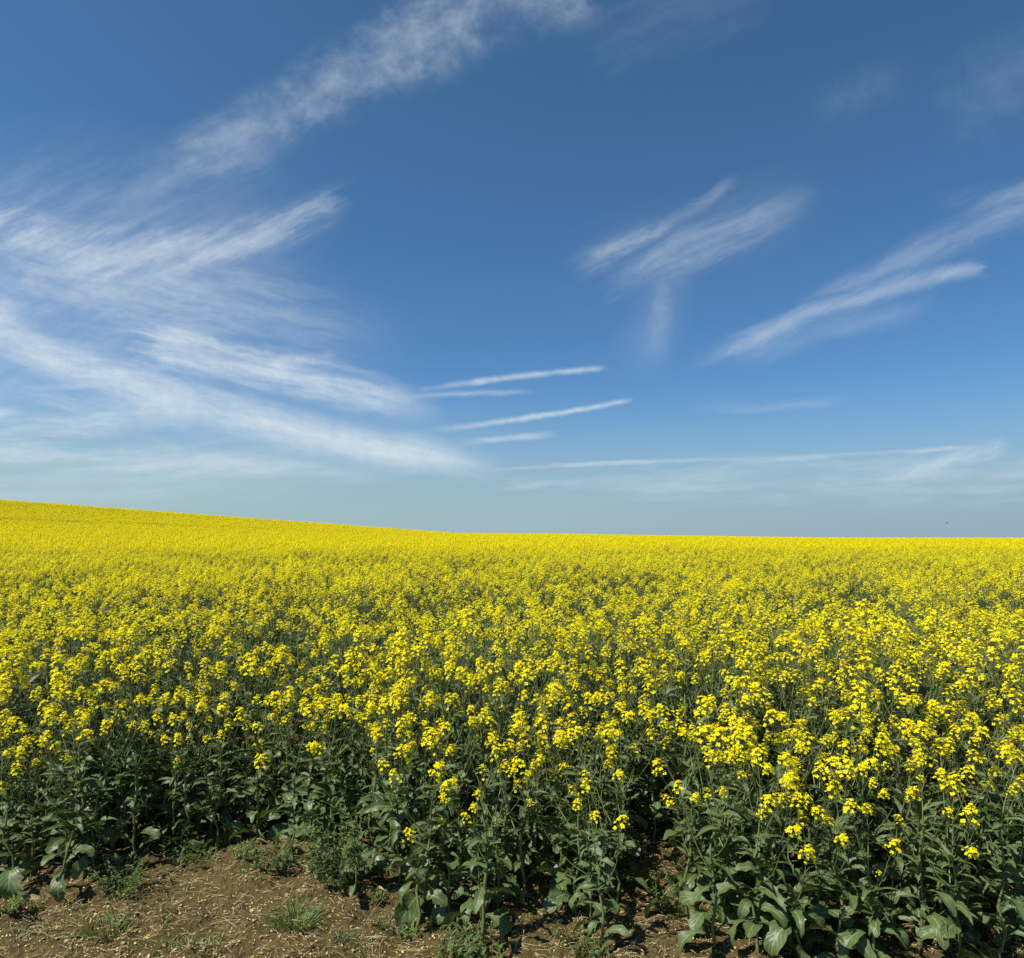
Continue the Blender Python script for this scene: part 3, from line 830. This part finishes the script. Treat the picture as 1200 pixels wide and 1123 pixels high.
# ------------------------------------------------------------------ weeds, tufts, withered leaves
def tuft(px, py, n, h, spread, label, seed, name='grass_tuft', cat='grass', group='grass tufts on the bare soil'):
    r = random.Random(seed); g = G(); x, y = px_ground(px, py)
    for _ in range(n):
        a = r.uniform(0, 6.28); rr = spread * math.sqrt(r.random())
        bx, by = math.cos(a) * rr, math.sin(a) * rr
        l = h * r.uniform(.5, 1.2)
        leaf(g, (bx, by, gz(x + bx, y + by) - gz(x, y) - .004), a + r.uniform(-1.2, 1.2), r.uniform(.6, 1.45), l, r.uniform(.0016, .0034), r.uniform(.2, 1.5), r, M_GRASS, 4, 1, 'blade', 0, .3, .05)
    o = put(name, g.mesh(name)); o.location = (x, y, gz(x, y)); o['label'] = label; o['category'] = cat; o['group'] = group
    return o
tuft(345, 1085, 260, .085, .10, "largest bright green grass tuft, on bare soil left of centre", 1)
tuft(128, 1095, 150, .07, .085, "grass tuft on the soil near the bottom left corner", 2)
tuft(240, 1012, 70, .07, .07, "grass tuft at the foot of the left front row", 3)
tuft(410, 1108, 36, .05, .05, "sparse small grass tuft at the bottom edge left of centre", 4)
tuft(240, 1112, 60, .04, .09, "low thin grass patch at the bottom edge below the dark feathery weed", 8)
tuft(786, 1072, 60, .08, .05, "grass tuft in the bare soil gap right of centre", 5)
tuft(30, 1098, 40, .04, .06, "tiny grass tuft at the left edge of the soil", 6)
def weed(px, py, n, h, spread, lsize, mat, label, seed, group=None):
    """many thin stalks set with small leaves"""
    r = random.Random(seed); x, y = px_ground(px, py); st = G(); fo = G()
    for _ in range(n):
        a = r.uniform(0, 6.28); rr = spread * .45 * math.sqrt(r.random()); l = h * r.uniform(.55, 1.1)
        b = Vector((math.cos(a) * rr, math.sin(a) * rr, 0)); ln = r.uniform(.1, .6)
        P = [b + Vector((math.cos(a) * ln * l * t ** 1.3, math.sin(a) * ln * l * t ** 1.3, l * t)) for t in (0, .33, .66, 1)]
        tube(st, P, [.0016, .0014, .0011, .0007], 3, mat)
        for k in range(int(l / .012)):
            t = r.uniform(.12, 1.0) * 3; i = min(2, int(t)); q = P[i].lerp(P[i + 1], t - i)
            L = lsize * r.uniform(.6, 1.3)
            leaf(fo, q, r.uniform(0, 6.28), r.uniform(-.2, .9), L, L * r.uniform(.10, .22), r.uniform(0, 1.2), r, mat, 2, 1, 'lance', 0, .2, .1)
    root = bpy.data.objects.new('weed', None); COL.objects.link(root); root.location = (x, y, gz(x, y) - .006)
    root['label'] = label; root['category'] = 'weed'; root['group'] = group or 'weeds at the edge of the crop'
    put('stems', st.mesh('stems'), root).name = 'stalk'; put('foliage', fo.mesh('foliage'), root)
    return root
weed(142, 1052, 42, .17, .16, .022, M_GRASS, "dark feathery weed clump standing on the soil at left", 11)
weed(395, 1042, 44, .38, .20, .026, M_WEED, "tall yellow-green weed clump at the edge of the crop left of centre", 12)
weed(318, 1022, 26, .16, .14, .03, M_WEED, "low bright green leafy weed left of the tall weed clump", 13)
weed(545, 1120, 24, .13, .12, .026, M_WEED, "pale small-leaved weed at the foot of the central thick-stemmed plant", 14)
weed(690, 1124, 18, .12, .10, .026, M_WEED, "small pale weed under the slender plant right of centre", 15)
weed(775, 1065, 16, .15, .09, .024, M_WEED, "thin green weed in the bare soil gap right of centre", 16)
_r = random.Random(61)
for k in range(34):
    px = _r.uniform(0, 480) if k < 24 else _r.uniform(590, 830); py = _r.uniform(1020, 1120)
    x_, y_ = px_ground(px, py)
    if y_ > edge_y(x_) + .1: continue
    tuft(px, py, _r.randint(7, 22), _r.uniform(.025, .06), _r.uniform(.015, .05), "tiny sprig of grass scattered on the bare soil before the crop", 100 + k, 'grass_sprig', 'grass', 'grass sprigs on the bare soil')
for k in range(34):
    px = _r.uniform(0, 840); x_ = (px - 600) / FPX * 3.2; y_ = edge_y(x_) + _r.uniform(-.28, .12)
    px, py = 600 + x_ / y_ * FPX, HORIZON + FPX * EYE / y_
    weed(px, py, _r.randint(7, 14), _r.uniform(.05, .13), _r.uniform(.06, .12), _r.uniform(.02, .04), _r.choice((M_WEED, M_GRASS, M_LEAF)), "small weed seedling at the shaded foot of the front row", 200 + k, 'weed seedlings at the foot of the front row')
def dead_leaf(px, py, L, az, elev, label, seed):
    r = random.Random(seed); x, y = px_ground(px, py); g = G()
    leaf(g, (0, 0, .012), az, elev, L, L * .14, 1.2, r, M_DEAD, 7, 2, 'broad', r.uniform(-.5, .5), .5, .25)
    o = put('withered_leaf', g.mesh('withered_leaf')); o.location = (x, y, gz(x, y)); o['label'] = label; o['category'] = 'leaf'; o['group'] = 'withered leaves on the soil'
dead_leaf(190, 1005, .12, .4, 1.0, "withered yellow leaf standing upright at the foot of the left front row", 1)
dead_leaf(566, 1122, .11, 1.8, .5, "withered tan leaf hanging at the base of the central thick stem", 2)
dead_leaf(290, 998, .10, .2, .3, "dry pinkish-tan leaf lying where the bare soil enters the left crop", 3)
dead_leaf(452, 1052, .10, 2.6, .2, "dry curled leaf lying left of the pale-stemmed plant", 4)
dead_leaf(805, 1004 + 60, .12, .2, .5, "dry yellowish leaf at the right lip of the soil gap", 5)
dead_leaf(20, 1062, .10, .3, .3, "pale dry leaf on the soil at the far left", 6)

# ------------------------------------------------------------------ far bird
g = G()
bx, by = (1110 - 600) / FPX * 60, 60.0
body = [(-.10, .02, 0), (-.05, .0, .0), (0, 0, .005), (.06, 0, .01), (.10, 0, .012)]
tube(g, body, [.006, .022, .030, .020, .006], 8, M_BIRD, True)
for s_ in (-1, 1):
    g.add([(.04, 0, .01), (-.035, 0, .01), (-.05, s_ * .10, .05), (.03, s_ * .09, .05), (-.06, s_ * .19, .035), (-.03, s_ * .19, .037),
           (.04, 0, .018), (-.035, 0, .014), (-.05, s_ * .10, .055), (.03, s_ * .09, .058)],
          [(0, 1, 2, 3), (3, 2, 4, 5), (6, 9, 8, 7), (9, 5, 4, 8)], M_BIRD)
bird = put('bird', g.mesh('bird')); bird.location = (bx, by, EYE + (HORIZON - 613) / FPX * by); bird.rotation_euler = (0, 0, R(20))
bird['label'] = 'tiny dark bird flying low over the far yellow field at right'; bird['category'] = 'bird'
